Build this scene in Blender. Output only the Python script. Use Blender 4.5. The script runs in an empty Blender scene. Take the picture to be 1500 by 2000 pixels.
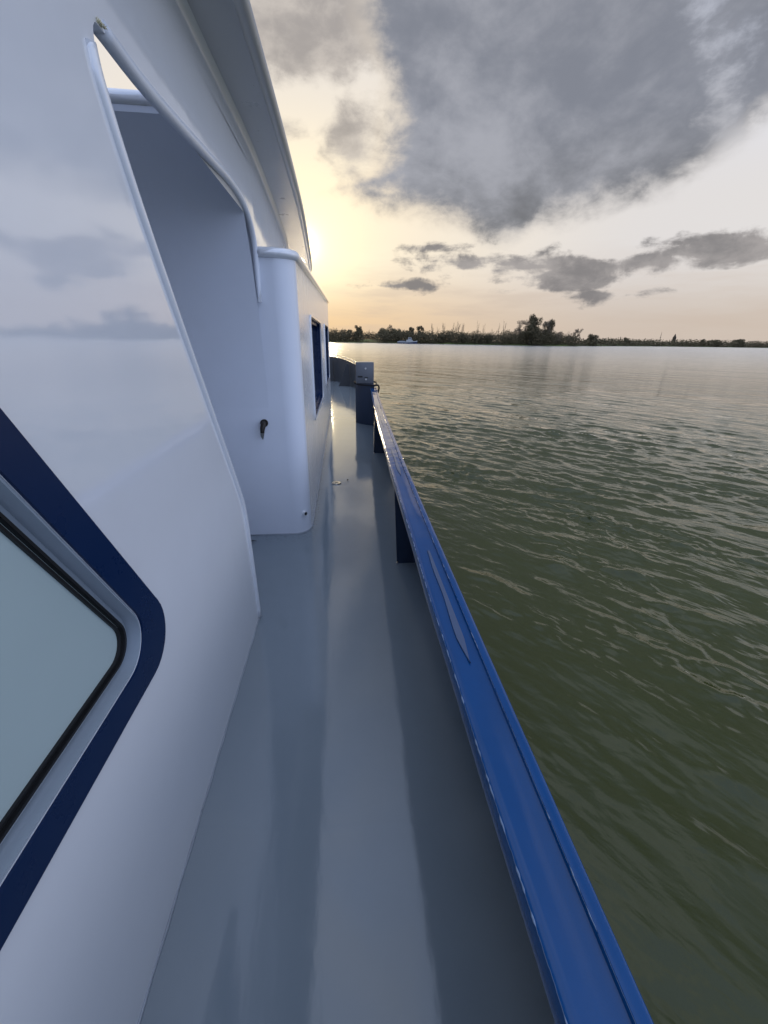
import bpy, bmesh, math, random
import numpy as np
from mathutils import Vector, Matrix
R = math.radians
SC = bpy.context.scene
COL = SC.collection
random.seed(7); rng = np.random.default_rng(11)

# ------------------------------------------------------------------ camera
cd = bpy.data.cameras.new('camera'); cam = bpy.data.objects.new('camera', cd); COL.objects.link(cam)
cd.sensor_fit = 'VERTICAL'; cd.sensor_height = 36.0; cd.lens = 36.0*780/2000
cd.clip_start = 0.02; cd.clip_end = 30000
AX = [(0.99533, -0.0233, 0.0945), (-0.0956, -0.3952, 0.9136), (0.0161, -0.9183, -0.3955)]   # world axes in right/down/forward
def _cam_matrix():
    yc = Vector((668-750, 663-1000, 780)).normalized()
    hx = Vector((math.cos(R(1.0)), math.sin(R(1.0)), 0))
    zc = hx.cross(yc).normalized()
    if zc.y > 0: zc = -zc
    xc = yc.cross(zc)
    # columns: camera right, up (= -down), back (= -forward) in world
    m = Matrix(((xc.x, -xc.y, -xc.z), (yc.x, -yc.y, -yc.z), (zc.x, -zc.y, -zc.z)))
    return m
M3 = _cam_matrix()
cam.matrix_world = Matrix.Translation((0, 0, 2.7)) @ M3.to_4x4()
SC.camera = cam
SC.render.resolution_x, SC.render.resolution_y = 768, 1024
SC.render.engine = 'CYCLES'
SC.cycles.use_denoising = True
SC.cycles.max_bounces = 8
SC.cycles.sample_clamp_indirect = 6.0
SC.view_settings.view_transform = 'Standard'; SC.view_settings.look = 'None'
SC.view_settings.exposure = 0.34; SC.view_settings.gamma = 1.0

# ------------------------------------------------------------------ node expression helper
class V:
    """a node socket (or number) one can calculate with"""
    nt = None
    def __init__(s, sock): s.s = sock
    @staticmethod
    def math(op, *a, clamp=False):
        n = V.nt.nodes.new('ShaderNodeMath'); n.operation = op; n.use_clamp = clamp
        for i, x in enumerate(a):
            if isinstance(x, V): V.nt.links.new(x.s, n.inputs[i])
            else: n.inputs[i].default_value = float(x)
        return V(n.outputs[0])
    def __add__(s, o): return V.math('ADD', s, o)
    __radd__ = __add__
    def __sub__(s, o): return V.math('SUBTRACT', s, o)
    def __rsub__(s, o): return V.math('SUBTRACT', o, s)
    def __mul__(s, o): return V.math('MULTIPLY', s, o)
    __rmul__ = __mul__
    def __truediv__(s, o): return V.math('DIVIDE', s, o)
    def __neg__(s): return V.math('MULTIPLY', s, -1)
def vmin(a, b): return V.math('MINIMUM', a, b)
def vmax(a, b): return V.math('MAXIMUM', a, b)
def vexp(a): return V.math('EXPONENT', a)
def sstep(x, lo, hi):
    n = V.nt.nodes.new('ShaderNodeMapRange'); n.interpolation_type = 'SMOOTHSTEP'
    V.nt.links.new(x.s, n.inputs['Value'])
    n.inputs['From Min'].default_value = lo; n.inputs['From Max'].default_value = hi
    if lo > hi:
        n.inputs['From Min'].default_value = hi; n.inputs['From Max'].default_value = lo
        n.inputs['To Min'].default_value = 1; n.inputs['To Max'].default_value = 0
    return V(n.outputs[0])
def noise(vec, scale, detail=5, rough=.55, dist=0.0, lac=2.0):
    n = V.nt.nodes.new('ShaderNodeTexNoise'); n.inputs['Scale'].default_value = scale
    n.inputs['Detail'].default_value = detail; n.inputs['Roughness'].default_value = rough
    n.inputs['Distortion'].default_value = dist; n.inputs['Lacunarity'].default_value = lac
    if vec is not None: V.nt.links.new(vec, n.inputs['Vector'])
    return V(n.outputs[0])
def comb(x, y, z):
    n = V.nt.nodes.new('ShaderNodeCombineXYZ')
    for i, a in enumerate((x, y, z)):
        if isinstance(a, V): V.nt.links.new(a.s, n.inputs[i])
        else: n.inputs[i].default_value = a
    return n.outputs[0]
def cmix(a, b, f):
    """colour mix; a, b sockets or tuples"""
    n = V.nt.nodes.new('ShaderNodeMix'); n.data_type = 'RGBA'; n.clamp_factor = True
    ia, ib = n.inputs[6], n.inputs[7]
    for i, c in ((ia, a), (ib, b)):
        if isinstance(c, tuple): i.default_value = (*c, 1)
        else: V.nt.links.new(c, i)
    if isinstance(f, V): V.nt.links.new(f.s, n.inputs[0])
    else: n.inputs[0].default_value = f
    return n.outputs[2]
def cadd(a, b):
    n = V.nt.nodes.new('ShaderNodeMix'); n.data_type = 'RGBA'; n.blend_type = 'ADD'; n.clamp_factor = False
    n.inputs[0].default_value = 1
    for i, c in ((n.inputs[6], a), (n.inputs[7], b)):
        if isinstance(c, tuple): i.default_value = (*c, 1)
        else: V.nt.links.new(c, i)
    return n.outputs[2]
def cscale(c, f):
    n = V.nt.nodes.new('ShaderNodeMix'); n.data_type = 'RGBA'; n.blend_type = 'MULTIPLY'
    n.inputs[0].default_value = 1
    if isinstance(c, tuple): n.inputs[6].default_value = (*c, 1)
    else: V.nt.links.new(c, n.inputs[6])
    V.nt.links.new(comb(f, f, f), n.inputs[7])
    return n.outputs[2]

# ------------------------------------------------------------------ sky (evening, broken cloud, low sun ahead)
SUN_AZ, SUN_EL = -4.3, 10.2
w = bpy.data.worlds.new('World'); SC.world = w; w.use_nodes = True
nt = w.node_tree; nt.nodes.clear(); V.nt = nt
tc = nt.nodes.new('ShaderNodeTexCoord')
sep = nt.nodes.new('ShaderNodeSeparateXYZ'); nt.links.new(tc.outputs['Generated'], sep.inputs[0])
dx, dy, dz = (V(sep.outputs[i]) for i in range(3))
D = 57.29578
az = V.math('ARCTAN2', dx, dy)*D
el = V.math('ARCSINE', dz)*D
sd = Vector((math.sin(R(SUN_AZ))*math.cos(R(SUN_EL)), math.cos(R(SUN_AZ))*math.cos(R(SUN_EL)), math.sin(R(SUN_EL))))
ang = V.math('ARCCOSINE', vmin(dx*sd.x + dy*sd.y + dz*sd.z, 0.999999))*D
# the blue of the clear evening sky comes from the Sky Texture
nish = nt.nodes.new('ShaderNodeTexSky'); nish.sky_type = 'NISHITA'; nish.sun_disc = False
nish.sun_elevation = R(SUN_EL); nish.sun_rotation = R(SUN_AZ); nish.dust_density = 1.2
v3 = comb(dx, dy, dz*1.7)
nA = noise(v3, 4.5, 7, .56, .35)
nB = noise(v3, 15, 6, .6, .2)
nC = noise(v3, 2.1, 4, .5, .2)
vs = comb(dx, dy, dz*7.0)
nS = noise(vs, 5.0, 5, .55)           # streaky high veil
# clear part
side = sstep(ang, 6, 40)
hor = cmix((.66, .52, .38), (.50, .43, .38), side)
mid = cmix((.80, .70, .55), (.60, .575, .565), side)
hi = cmix((.66, .62, .58), (.54, .62, .82), sstep(ang, 15, 60))
zen = (.80, .96, 1.34)
clr = cmix(hor, mid, sstep(el, 1.0, 10.0))
clr = cmix(clr, hi, sstep(el, 12, 30))
clr = cscale(clr, 1.0 + 0.06*sstep(el, 2, 9))
clr = cscale(clr, 1.0 + .55*sstep(az, 50, 75)*sstep(el, 30, 14))
clr = cmix(clr, zen, sstep(el, 32, 72))
clr = cmix(clr, (.62, .80, 1.28), sstep(ang, 55, 120))
clr = cadd(cscale(clr, .93 + .0*el), cscale(nish.outputs[0], V.math('MULTIPLY', sstep(ang, 20, 60), .0045)))
clr = cmix(clr, (.86, .53, .20), vexp(-(ang/11.5))*sstep(el, 9.0, .5)*.95)
clr = cmix(clr, (1.0, .85, .55), vexp(-(ang*ang/60.0))*sstep(el, 1, 8)*.92)
veil = sstep(nS, .42, .72)*sstep(el, 12, 4)*sstep(ang, 2, 9)
clr = cmix(clr, (.47, .385, .32), veil*.42)
glow = vexp(-(ang*ang/2.2))*1.3 + vexp(-(ang/2.6))*.55
# clouds: lobes given by direction (azimuth, elevation) and broken up by noise
def lobe(a, e, ra, re, rot=0.0):
    c, s_ = math.cos(R(rot)), math.sin(R(rot))
    u = az - a; v = el - e
    if rot:
        u, v = u*c + v*s_, v*c - u*s_
    u = u/ra; v = v/re
    return (V.math('SQRT', u*u + v*v) - 1.0)*min(ra, re*1.6)
def curve(x, pts, lo, hi, vlo, vhi):
    n = nt.nodes.new('ShaderNodeFloatCurve'); c = n.mapping.curves[0]
    P = [((a-lo)/(hi-lo), (b-vlo)/(vhi-vlo)) for a, b in pts]
    while len(c.points) < len(P): c.points.new(.5, .5)
    for q, p in zip(c.points, P): q.location = p; q.handle_type = 'AUTO_CLAMPED'
    n.mapping.update()
    xx = (x - lo)*(1/(hi-lo)); nt.links.new(xx.s, n.inputs['Value'])
    return V(n.outputs[0])*(vhi-vlo) + vlo
lower = curve(az, [(-20, 17), (-2, 15.4), (3, 14.0), (8, 13.3), (14, 12.4), (17.5, 11.0), (20, 10.9), (23, 12.3), (28, 13.2), (33, 13.7), (37, 15.3), (40, 17.3), (44, 19.5), (50, 20.5), (60, 21)], -20, 60, 0, 40)
leftb = curve(el, [(5, -2), (14.6, -2), (15.6, -1), (16.8, 1.5), (18.5, 3.6), (21, 5.0), (24, 5.2), (26.5, 3.6), (30, 3.0), (40, -2)], 5, 40, -20, 30)
big = vmax(lower - el, (leftb - az)*.7)
SM = [(23.5, 8.2, 10.0, 1.4), (28.0, 7.4, 6.5, 1.8), (42.5, 8.6, 9.5, 1.7), (35.5, 8.0, 7, 1.3), (15.8, 8.6, 6.5, 1.2), (51, 8.8, 9, 2.1), (7.0, 6.3, 4.2, .55), (31, 5.0, 2.0, .5), (20.5, 5.4, 1.8, .5), (11.5, 10.3, 3.0, .45), (35, 5.3, 2.2, .4)]
sm = None
for l in SM:
    f = lobe(*l); sm = f if sm is None else vmin(sm, f)
nn = (nA - .5)*1.0 + (nB - .5)*.45
aBig = sstep(big + nn*4.8 + (nB-.5)*1.2, 1.5, -1.7)
aSm = sstep(sm + nn*6.4 + (nB-.5)*2 + (nS-.5)*4.0, .6, -.7)
# thin torn cloud over the sun side
tf = vmin(vmin(lobe(-3.0, 27.5, 9, 4.4), lobe(1.8, 18.8, 3.4, 4.2)), lobe(-6.0, 20.5, 1.8, .9))
aThin = sstep(tf + nn*8.0 + (nB-.5)*3, 1.6, -1.6)*.82
# everything outside the photograph: broken cloud
out = sstep(vmax(vmax(az - 50, -14 - az)/50.0, (el - 33)/26.0), 0, 1)
aGen = sstep((nC - .5)*1.0 + (nA - .5)*.8, -.03, .16)*out*sstep(el, .5, 4)*.7
gap = sstep(lobe(38.0, 19.6, .9, 3.4, 26) + nn*8 + (nB-.5)*6, 1.0, -1.8)
thick = sstep(big + nn*6 + (nB-.5)*3, .9, -2.4)
shade = sstep(nA*.6 + nB*.25 + nC*.35, .45, .76)
cb = cmix((.140, .142, .150), (.178, .190, .226), sstep(el, 11, 22))
cb = cmix(cb, (.345, .352, .39), sstep(nA*.55 + nB*.30 + nC*.30, .45, .74)*.80)
cb = cmix(cmix((.68, .58, .45), (.44, .42, .41), sstep(ang, 8, 28)), cb, thick)
cs = cmix((.165, .158, .162), (.29, .27, .265), sstep(nA*.5 + nB*.5, .42, .62))
cg = cmix((.62, .69, .84), (1.10, 1.15, 1.26), shade)
ct = cmix((.24, .22, .215), (.44, .40, .365), sstep(nA*.5 + nB*.5, .40, .62))
skyc = cmix(clr, cg, aGen)
skyc = cmix(skyc, ct, aThin)
aBig = aBig*(1.0 - gap*.42)*(1.0 - sstep(az, 50, 110)*.9)*(1.0 - sstep(el, 33, 65)*.9)
skyc = cmix(skyc, cb, aBig)
skyc = cmix(skyc, cs, aSm*.93)
gl = comb(glow*1.0, glow*.80, glow*.42)
gfac = 1.0 - vmax(aBig, aThin*.6)*.8
gn = nt.nodes.new('ShaderNodeVectorMath'); gn.operation = 'SCALE'; nt.links.new(gl, gn.inputs[0]); nt.links.new(gfac.s, gn.inputs['Scale'])
skyc = cadd(skyc, gn.outputs[0])
skyc = cmix((.10, .105, .09), skyc, sstep(el, -1.5, -.2))
bg = nt.nodes.new('ShaderNodeBackground'); nt.links.new(skyc, bg.inputs[0]); bg.inputs[1].default_value = 1.0
wo = nt.nodes.new('ShaderNodeOutputWorld'); nt.links.new(bg.outputs[0], wo.inputs[0])

sl = bpy.data.lights.new('sun', 'SUN'); sl.energy = .5; sl.angle = R(5); sl.color = (1, .78, .48)
so = bpy.data.objects.new('sun', sl); COL.objects.link(so)
so.rotation_euler = (-sd).to_track_quat('-Z', 'Y').to_euler(); so.location = (0, 0, 60)

# ------------------------------------------------------------------ materials
def new_mat(name):
    m = bpy.data.materials.new(name); m.use_nodes = True
    t = m.node_tree; V.nt = t
    return m, t, t.nodes['Principled BSDF']
def objco():
    n = V.nt.nodes.new('ShaderNodeNewGeometry'); return n.outputs['Position']
def scaled(vec, s):
    n = V.nt.nodes.new('ShaderNodeVectorMath'); n.operation = 'MULTIPLY'; V.nt.links.new(vec, n.inputs[0]); n.inputs[1].default_value = s
    return n.outputs[0]
def bump(b, h, strength=.1, dist=.01, prev=None):
    n = V.nt.nodes.new('ShaderNodeBump'); n.inputs['Strength'].default_value = strength; n.inputs['Distance'].default_value = dist
    V.nt.links.new(h.s, n.inputs['Height'])
    if prev is not None: V.nt.links.new(prev, n.inputs['Normal'])
    if b is not None: V.nt.links.new(n.outputs[0], b.inputs['Normal'])
    return n.outputs[0]
def paint(name, col, rough=.12, spec=.5, wav=.25, peel=.05, var=.06, dirt=None, ior=1.5, pscale=320):
    # glossy two-pack ship's paint
    m, t, b = new_mat(name); P = objco()
    n1 = noise(P, 2.5, 3, .5); n2 = noise(P, pscale, 2, .5); n3 = noise(P, 7, 5, .6)
    c = cmix(tuple(x*(1-var) for x in col), tuple(min(1, x*(1+var)) for x in col), n3)
    if dirt:
        c = cmix(c, dirt, sstep(noise(scaled(P, (9, 9, 2.2)), 1.0, 6, .7), .60, .80)*.35)
    t.links.new(c, b.inputs['Base Color'])
    t.links.new((rough*.75 + n3*rough*.5).s, b.inputs['Roughness'])
    b.inputs['Specular IOR Level'].default_value = spec; b.inputs['IOR'].default_value = ior
    x = bump(None, n1, wav, .02)
    bump(b, n2, peel, .0012 if pscale > 200 else .003, x)
    return m
M = {}
M['white'] = paint('white_paint', (.775, .795, .825), .04, .5, .09, .025, .02, ior=2.4)
M['white_rough'] = paint('white_paint_textured', (.75, .765, .79), .10, .5, .22, 1.0, .03, (.5, .5, .5), ior=1.7, pscale=95)
M['white_dull'] = paint('white_paint_dull', (.72, .755, .82), .32, .45, .15, .05, .03)
M['blue'] = paint('blue_paint', (.003, .055, .185), .09, .28, .45, .10, .12)
M['slate'] = paint('slate_blue_paint', (.022, .036, .068), .25, .4, .2, .08, .1)
M['boatwhite'] = paint('dull_boat_white', (.30, .31, .31), .4, .4, .1, .05, .1)
M['headgrey'] = paint('post_grey', (.105, .112, .125), .30, .4, .2, .1, .1, (.05, .05, .05))
M['navy'] = paint('navy_paint', (.004, .017, .062), .28, .25, .2, .05, .1)
M['steel'] = paint('grey_paint', (.10, .115, .135), .22, .5, .3, .08, .08)
M['chip'] = paint('worn_paint', (.17, .24, .36), .4, .5, .4, .4, .4)
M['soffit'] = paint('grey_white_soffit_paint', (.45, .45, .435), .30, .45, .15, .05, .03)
M['darksteel'] = paint('dark_grey_paint', (.040, .044, .050), .35, .35, .2, .08, .1)
M['reflplate'] = paint('sky_reflection_paint', (.055, .090, .170), .16, .5, .35, .1, .08, (.12, .12, .13))  # reflected sky tone painted into the rail plates
M['black'] = paint('black_rubber', (.008, .008, .009), .45, .4, .1, .1, .2)
M['alu'] = paint('frame_grey', (.30, .35, .40), .25, .5, .3, .1, .1, (.5, .5, .48))
M['rope'] = paint('black_rope', (.012, .012, .014), .8, .3, .6, .6, .3)

def mat_deck():
    m, t, b = new_mat('deck_paint'); P = objco()
    n3 = noise(P, 5, 6, .6); n1 = noise(scaled(P, (1.3, .8, 1)), 1.0, 3, .5)
    s = V.nt.nodes.new('ShaderNodeSeparateXYZ'); t.links.new(P, s.inputs[0])
    y = V(s.outputs[1]); x = V(s.outputs[0])
    c = cmix((.178, .216, .246), (.204, .242, .272), n3)
    fleck = sstep(noise(P, 55, 4, .65), .52, .60)*sstep(x + noise(P, 9, 3)*.05, -.225, -.29)*sstep(y, 3.0, 3.6)
    c = cmix(c, (.05, .05, .05), fleck*.8)
    grit = sstep(noise(P, 60, 3, .6), .68, .80)*sstep(noise(P, 3, 3), .5, .66)
    c = cmix(c, (.15, .16, .165), grit*.35)
    t.links.new(c, b.inputs['Base Color'])
    t.links.new((.045 + n3*.05).s, b.inputs['Roughness'])
    b.inputs['IOR'].default_value = 1.56
    # butt welds of the deck plates and their slight dishing
    ph = V.math('PINGPONG', y + noise(P, .6, 1)*.9 + 0.35, .85)
    seam = sstep(ph, .018, .0)
    dish = V.math('COSINE', y*(2*math.pi/1.7))*.25
    nb = bump(None, n1*1.0 + dish*.6, .16, .02)
    nb = bump(None, noise(scaled(P, (14, 5, 1)), 1.0, 3, .55), .16, .004, nb)
    nb = bump(None, seam, .10, .002, nb)
    bump(b, noise(P, 260, 2), .05, .001, nb)
    return m
M['deck'] = mat_deck()

def mat_water():
    m, t, b = new_mat('river_water'); P = objco()
    t.nodes.remove(b)
    c = cmix((.030, .037, .009), (.046, .053, .017), noise(scaled(P, (.22, .22, 1)), 1.0, 5, .6))
    ln = V.nt.nodes.new('ShaderNodeVectorMath'); ln.operation = 'LENGTH'; t.links.new(P, ln.inputs[0])
    far = sstep(V.math('LOGARITHM', V(ln.outputs['Value']) + .01, 10), 1.0, 2.6)       # waves too small to mesh out there
    # ripples run across the direction (.8, .6)
    n = V.nt.nodes.new('ShaderNodeMapping'); n.vector_type = 'TEXTURE'
    n.inputs['Rotation'].default_value = (0, 0, R(37)); n.inputs['Scale'].default_value = (1, 2.4, 1)
    t.links.new(P, n.inputs['Vector'])
    nb = bump(None, noise(n.outputs[0], .13, 4, .6, .3), .30, 1.1)
    nb = bump(None, noise(n.outputs[0], .45, 5, .62, .3), .36, .40, nb)
    nb = bump(None, noise(n.outputs[0], 1.6, 4, .6, .3), .30, .12, nb)
    nb = bump(None, noise(n.outputs[0], 5.5, 4, .55, .3), .30, .035, nb)
    # murky body: light scattered back out of the water does not follow the ripples
    d = t.nodes.new('ShaderNodeBsdfDiffuse'); t.links.new(c, d.inputs['Color']); d.inputs['Normal'].default_value = (0, 0, 1)
    up = t.nodes.new('ShaderNodeCombineXYZ'); up.inputs[2].default_value = 1; t.links.new(up.outputs[0], d.inputs['Normal'])
    g = t.nodes.new('ShaderNodeBsdfGlossy'); g.inputs['Color'].default_value = (1, 1, 1, 1)
    t.links.new((.014 + far*.24).s, g.inputs['Roughness']); t.links.new(nb, g.inputs['Normal'])
    f = t.nodes.new('ShaderNodeFresnel'); f.inputs['IOR'].default_value = 1.35; t.links.new(nb, f.inputs['Normal'])
    mx = t.nodes.new('ShaderNodeMixShader'); t.links.new(f.outputs[0], mx.inputs[0]); t.links.new(d.outputs[0], mx.inputs[1]); t.links.new(g.outputs[0], mx.inputs[2])
    t.links.new(mx.outputs[0], t.nodes['Material Output'].inputs['Surface'])
    return m
M['water'] = mat_water()

def mat_leaf(name, a, bcol, rough=.7):
    m, t, b = new_mat(name)
    oi = V.nt.nodes.new('ShaderNodeObjectInfo')
    n = noise(objco(), .22, 4, .6)
    c = cmix(a, bcol, n*.8 + V(oi.outputs['Random'])*.4 - .1)
    t.links.new(c, b.inputs['Base Color']); b.inputs['Roughness'].default_value = rough
    b.inputs['Specular IOR Level'].default_value = .15
    return m
M['leaf'] = mat_leaf('dark_foliage', (.062, .054, .030), (.125, .103, .058))
M['twig'] = mat_leaf('bare_twigs', (.10, .080, .058), (.17, .135, .095))
M['bark'] = mat_leaf('bark', (.035, .028, .020), (.06, .05, .036))
M['scrub'] = mat_leaf('scrub_leaves', (.056, .048, .026), (.115, .094, .052))
M['haz'] = mat_leaf('hazy_copse', (.12, .10, .058), (.19, .155, .085))

def mat_ground():
    m, t, b = new_mat('shore_ground'); P = objco()
    n = noise(P, .03, 5, .6)
    c = cmix((.030, .028, .014), (.085, .105, .035), sstep(n, .45, .6))
    t.links.new(c, b.inputs['Base Color']); b.inputs['Roughness'].default_value = .9
    b.inputs['Specular IOR Level'].default_value = .1
    return m
M['ground'] = mat_ground()
def mat_glass(name, col, rough, spec=.5):
    m, t, b = new_mat(name); P = objco()
    c = cmix(col, tuple(x*.88 for x in col), noise(P, 1.6, 3))
    t.links.new(c, b.inputs['Base Color']); b.inputs['Roughness'].default_value = rough
    b.inputs['Specular IOR Level'].default_value = spec
    b.inputs['Coat Weight'].default_value = .6; b.inputs['Coat Roughness'].default_value = .03
    return m
M['frost'] = mat_glass('frosted_glass', (.43, .53, .53), .35)
M['darkglass'] = mat_glass('dark_glass', (.012, .016, .022), .04)
def flat(name, col, rough=.6, metal=0.0):
    m, t, b = new_mat(name); P = objco()
    c = cmix(tuple(x*.75 for x in col), col, noise(P, 30, 4))
    t.links.new(c, b.inputs['Base Color']); b.inputs['Roughness'].default_value = rough; b.inputs['Metallic'].default_value = metal
    return m
M['straw'] = flat('dry_straw', (.86, .80, .55), .9)
M['leafbrown'] = flat('dead_leaf', (.02, .016, .012), .8)
M['metal'] = flat('bare_metal', (.5, .49, .46), .3, .9)
M['corroded'] = flat('dark_corroded_brass', (.035, .028, .022), .5, .4)
M['weld'] = paint('weld_white', (.30, .33, .37), .3, .5, .5, .4, .3, (.10, .10, .10))

# ------------------------------------------------------------------ mesh helpers
def link(o): COL.objects.link(o); return o
def tag(o, label=None, cat=None, group=None, kind=None):
    for k, v in (('label', label), ('category', cat), ('group', group), ('kind', kind)):
        if v: o[k] = v
    return o
def thing(name, loc, label, cat, group=None):
    o = bpy.data.objects.new(name, None); link(o); o.location = loc; o.empty_display_size = .2
    return tag(o, label, cat, group)
def add_obj(name, me, mat, parent=None, smooth=None):
    if mat is not None and not me.materials: me.materials.append(mat)
    if smooth is not None:
        me.polygons.foreach_set('use_smooth', [True]*len(me.polygons))
        if smooth < 180: me.set_sharp_from_angle(angle=R(smooth))
    o = bpy.data.objects.new(name, me); link(o)
    if parent is not None:
        o.parent = parent
        o.matrix_parent_inverse = Matrix.Translation(-parent.location) if parent.type == 'EMPTY' else Matrix()
    return o
def from_bm(name, bm, mat, parent=None, smooth=None, recalc=True):
    if recalc: bmesh.ops.recalc_face_normals(bm, faces=bm.faces)
    me = bpy.data.meshes.new(name); bm.to_mesh(me); bm.free()
    return add_obj(name, me, mat, parent, smooth)
def box(bm, lo, hi, bev=0.0, mtx=None):
    r = bmesh.ops.create_cube(bm, size=1.0)
    vs = r['verts']
    for v in vs:
        v.co = Vector([lo[i] + (v.co[i]+.5)*(hi[i]-lo[i]) for i in range(3)])
    if bev:
        es = list({e for v in vs for e in v.link_edges})
        q = bmesh.ops.bevel(bm, geom=es, offset=bev, segments=2, affect='EDGES', profile=.5)
        vs = [v for v in bm.verts if v.is_valid and (v in set(q['verts']) or v in vs)]
    if mtx is not None:
        for v in vs: v.co = mtx @ v.co
def tube(bm, pts, r, n=12, caps=True, taper_end=None):
    pts = [Vector(p) for p in pts]
    rings = []
    up0 = None
    for i, p in enumerate(pts):
        a = pts[max(0, i-1)]; b = pts[min(len(pts)-1, i+1)]
        t = (b - a).normalized()
        if up0 is None:
            up0 = Vector((0, 0, 1)) if abs(t.z) < .9 else Vector((1, 0, 0))
        s = t.cross(up0).normalized(); u = s.cross(t).normalized(); up0 = u
        rr = r[i] if isinstance(r, (list, tuple)) else r
        rings.append([bm.verts.new(p + (s*math.cos(2*math.pi*k/n) + u*math.sin(2*math.pi*k/n))*rr) for k in range(n)])
    for a, b in zip(rings, rings[1:]):
        for k in range(n): bm.faces.new((a[k], a[(k+1) % n], b[(k+1) % n], b[k]))
    if caps:
        bm.faces.new(rings[0][::-1]); bm.faces.new(rings[-1])
def smooth_path(pts, sub=6):
    """Catmull-Rom through the points"""
    P = [Vector(p) for p in pts]; P = [P[0]*2-P[1]] + P + [P[-1]*2-P[-2]]
    out = []
    for i in range(1, len(P)-2):
        for k in range(sub):
            t = k/sub; a, b, c, d = P[i-1:i+3]
            out.append(.5*((2*b) + (c-a)*t + (2*a-5*b+4*c-d)*t*t + (3*b-a-3*c+d)*t**3))
    out.append(P[-2]); return out
def round_poly(pts, rad, seg=8):
    """2D polygon with rounded corners"""
    n = len(pts); out = []
    for i in range(n):
        p = Vector(pts[i]).to_2d() if len(pts[i]) == 3 else Vector(pts[i]); a = Vector(pts[i-1]); c = Vector(pts[(i+1) % n])
        r = rad[i] if isinstance(rad, (list, tuple)) else rad
        if r <= 0: out.append(p); continue
        u = (a-p).normalized(); v = (c-p).normalized()
        th = math.acos(max(-1, min(1, u.dot(v))))
        d = min(r/math.tan(th/2), .49*(a-p).length, .49*(c-p).length)
        rr = d*math.tan(th/2)
        ctr = p + (u+v).normalized()*(rr/math.sin(th/2))
        s = p + u*d - ctr; e = p + v*d - ctr
        a0 = math.atan2(s.y, s.x); a1 = math.atan2(e.y, e.x)
        da = (a1-a0+math.pi) % (2*math.pi) - math.pi
        for k in range(seg+1):
            q = a0 + da*k/seg; out.append(ctr + Vector((math.cos(q), math.sin(q)))*rr)
    return out
def inset(pts, d):
    """offset a convex polygon inward by d"""
    n = len(pts); P = [Vector(p) for p in pts]
    ctr = sum(P, Vector((0, 0)))/n; L = []
    for i in range(n):
        a, b = P[i], P[(i+1) % n]; t = (b-a).normalized(); m = Vector((-t.y, t.x))
        if m.dot(ctr-a) < 0: m = -m
        L.append((a+m*d, t))
    out = []
    for i in range(n):
        (p, t), (q, s) = L[i-1], L[i]
        k = ((q-p).x*s.y - (q-p).y*s.x)/(t.x*s.y - t.y*s.x)
        out.append(p + t*k)
    return out
def plate(name, outline, holes, t, mtx, mat, parent, bev=0.0, smooth=35):
    """flat plate with holes: outline and holes are 2D loops; t its thickness; mtx places it"""
    cu = bpy.data.curves.new('tmp', 'CURVE'); cu.dimensions = '2D'; cu.fill_mode = 'BOTH'; cu.extrude = t/2 - bev; cu.bevel_depth = bev; cu.bevel_resolution = 1
    if bev: cu.offset = -bev
    for lp in [outline] + list(holes):
        sp = cu.splines.new('POLY'); sp.points.add(len(lp)-1); sp.use_cyclic_u = True
        for q, p in zip(sp.points, lp): q.co = (p[0], p[1], 0, 1)
    ob = bpy.data.objects.new('tmp', cu); link(ob)
    dg = bpy.context.evaluated_depsgraph_get(); dg.update()
    me = bpy.data.meshes.new_from_object(ob.evaluated_get(dg))
    bpy.data.objects.remove(ob); bpy.data.curves.remove(cu)
    me.name = name; me.transform(mtx); me.materials.clear()
    return add_obj(name, me, mat, parent, smooth)
def loft(bm, profs, closed=False):
    """skin between equal-length rows of points"""
    rows = [[bm.verts.new(p) for p in pr] for pr in profs]
    for a, b in zip(rows, rows[1:]):
        n = len(a)
        for k in range(n if closed else n-1):
            bm.faces.new((a[k], a[(k+1) % n], b[(k+1) % n], b[k]))
    return rows
# plates standing in the fore-and-aft plane: (u, v) -> (X, Y=u, Z=v), thickness along X
def YZ(x): return Matrix(((0, 0, 1, x), (1, 0, 0, 0), (0, 1, 0, 0), (0, 0, 0, 1)))

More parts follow.
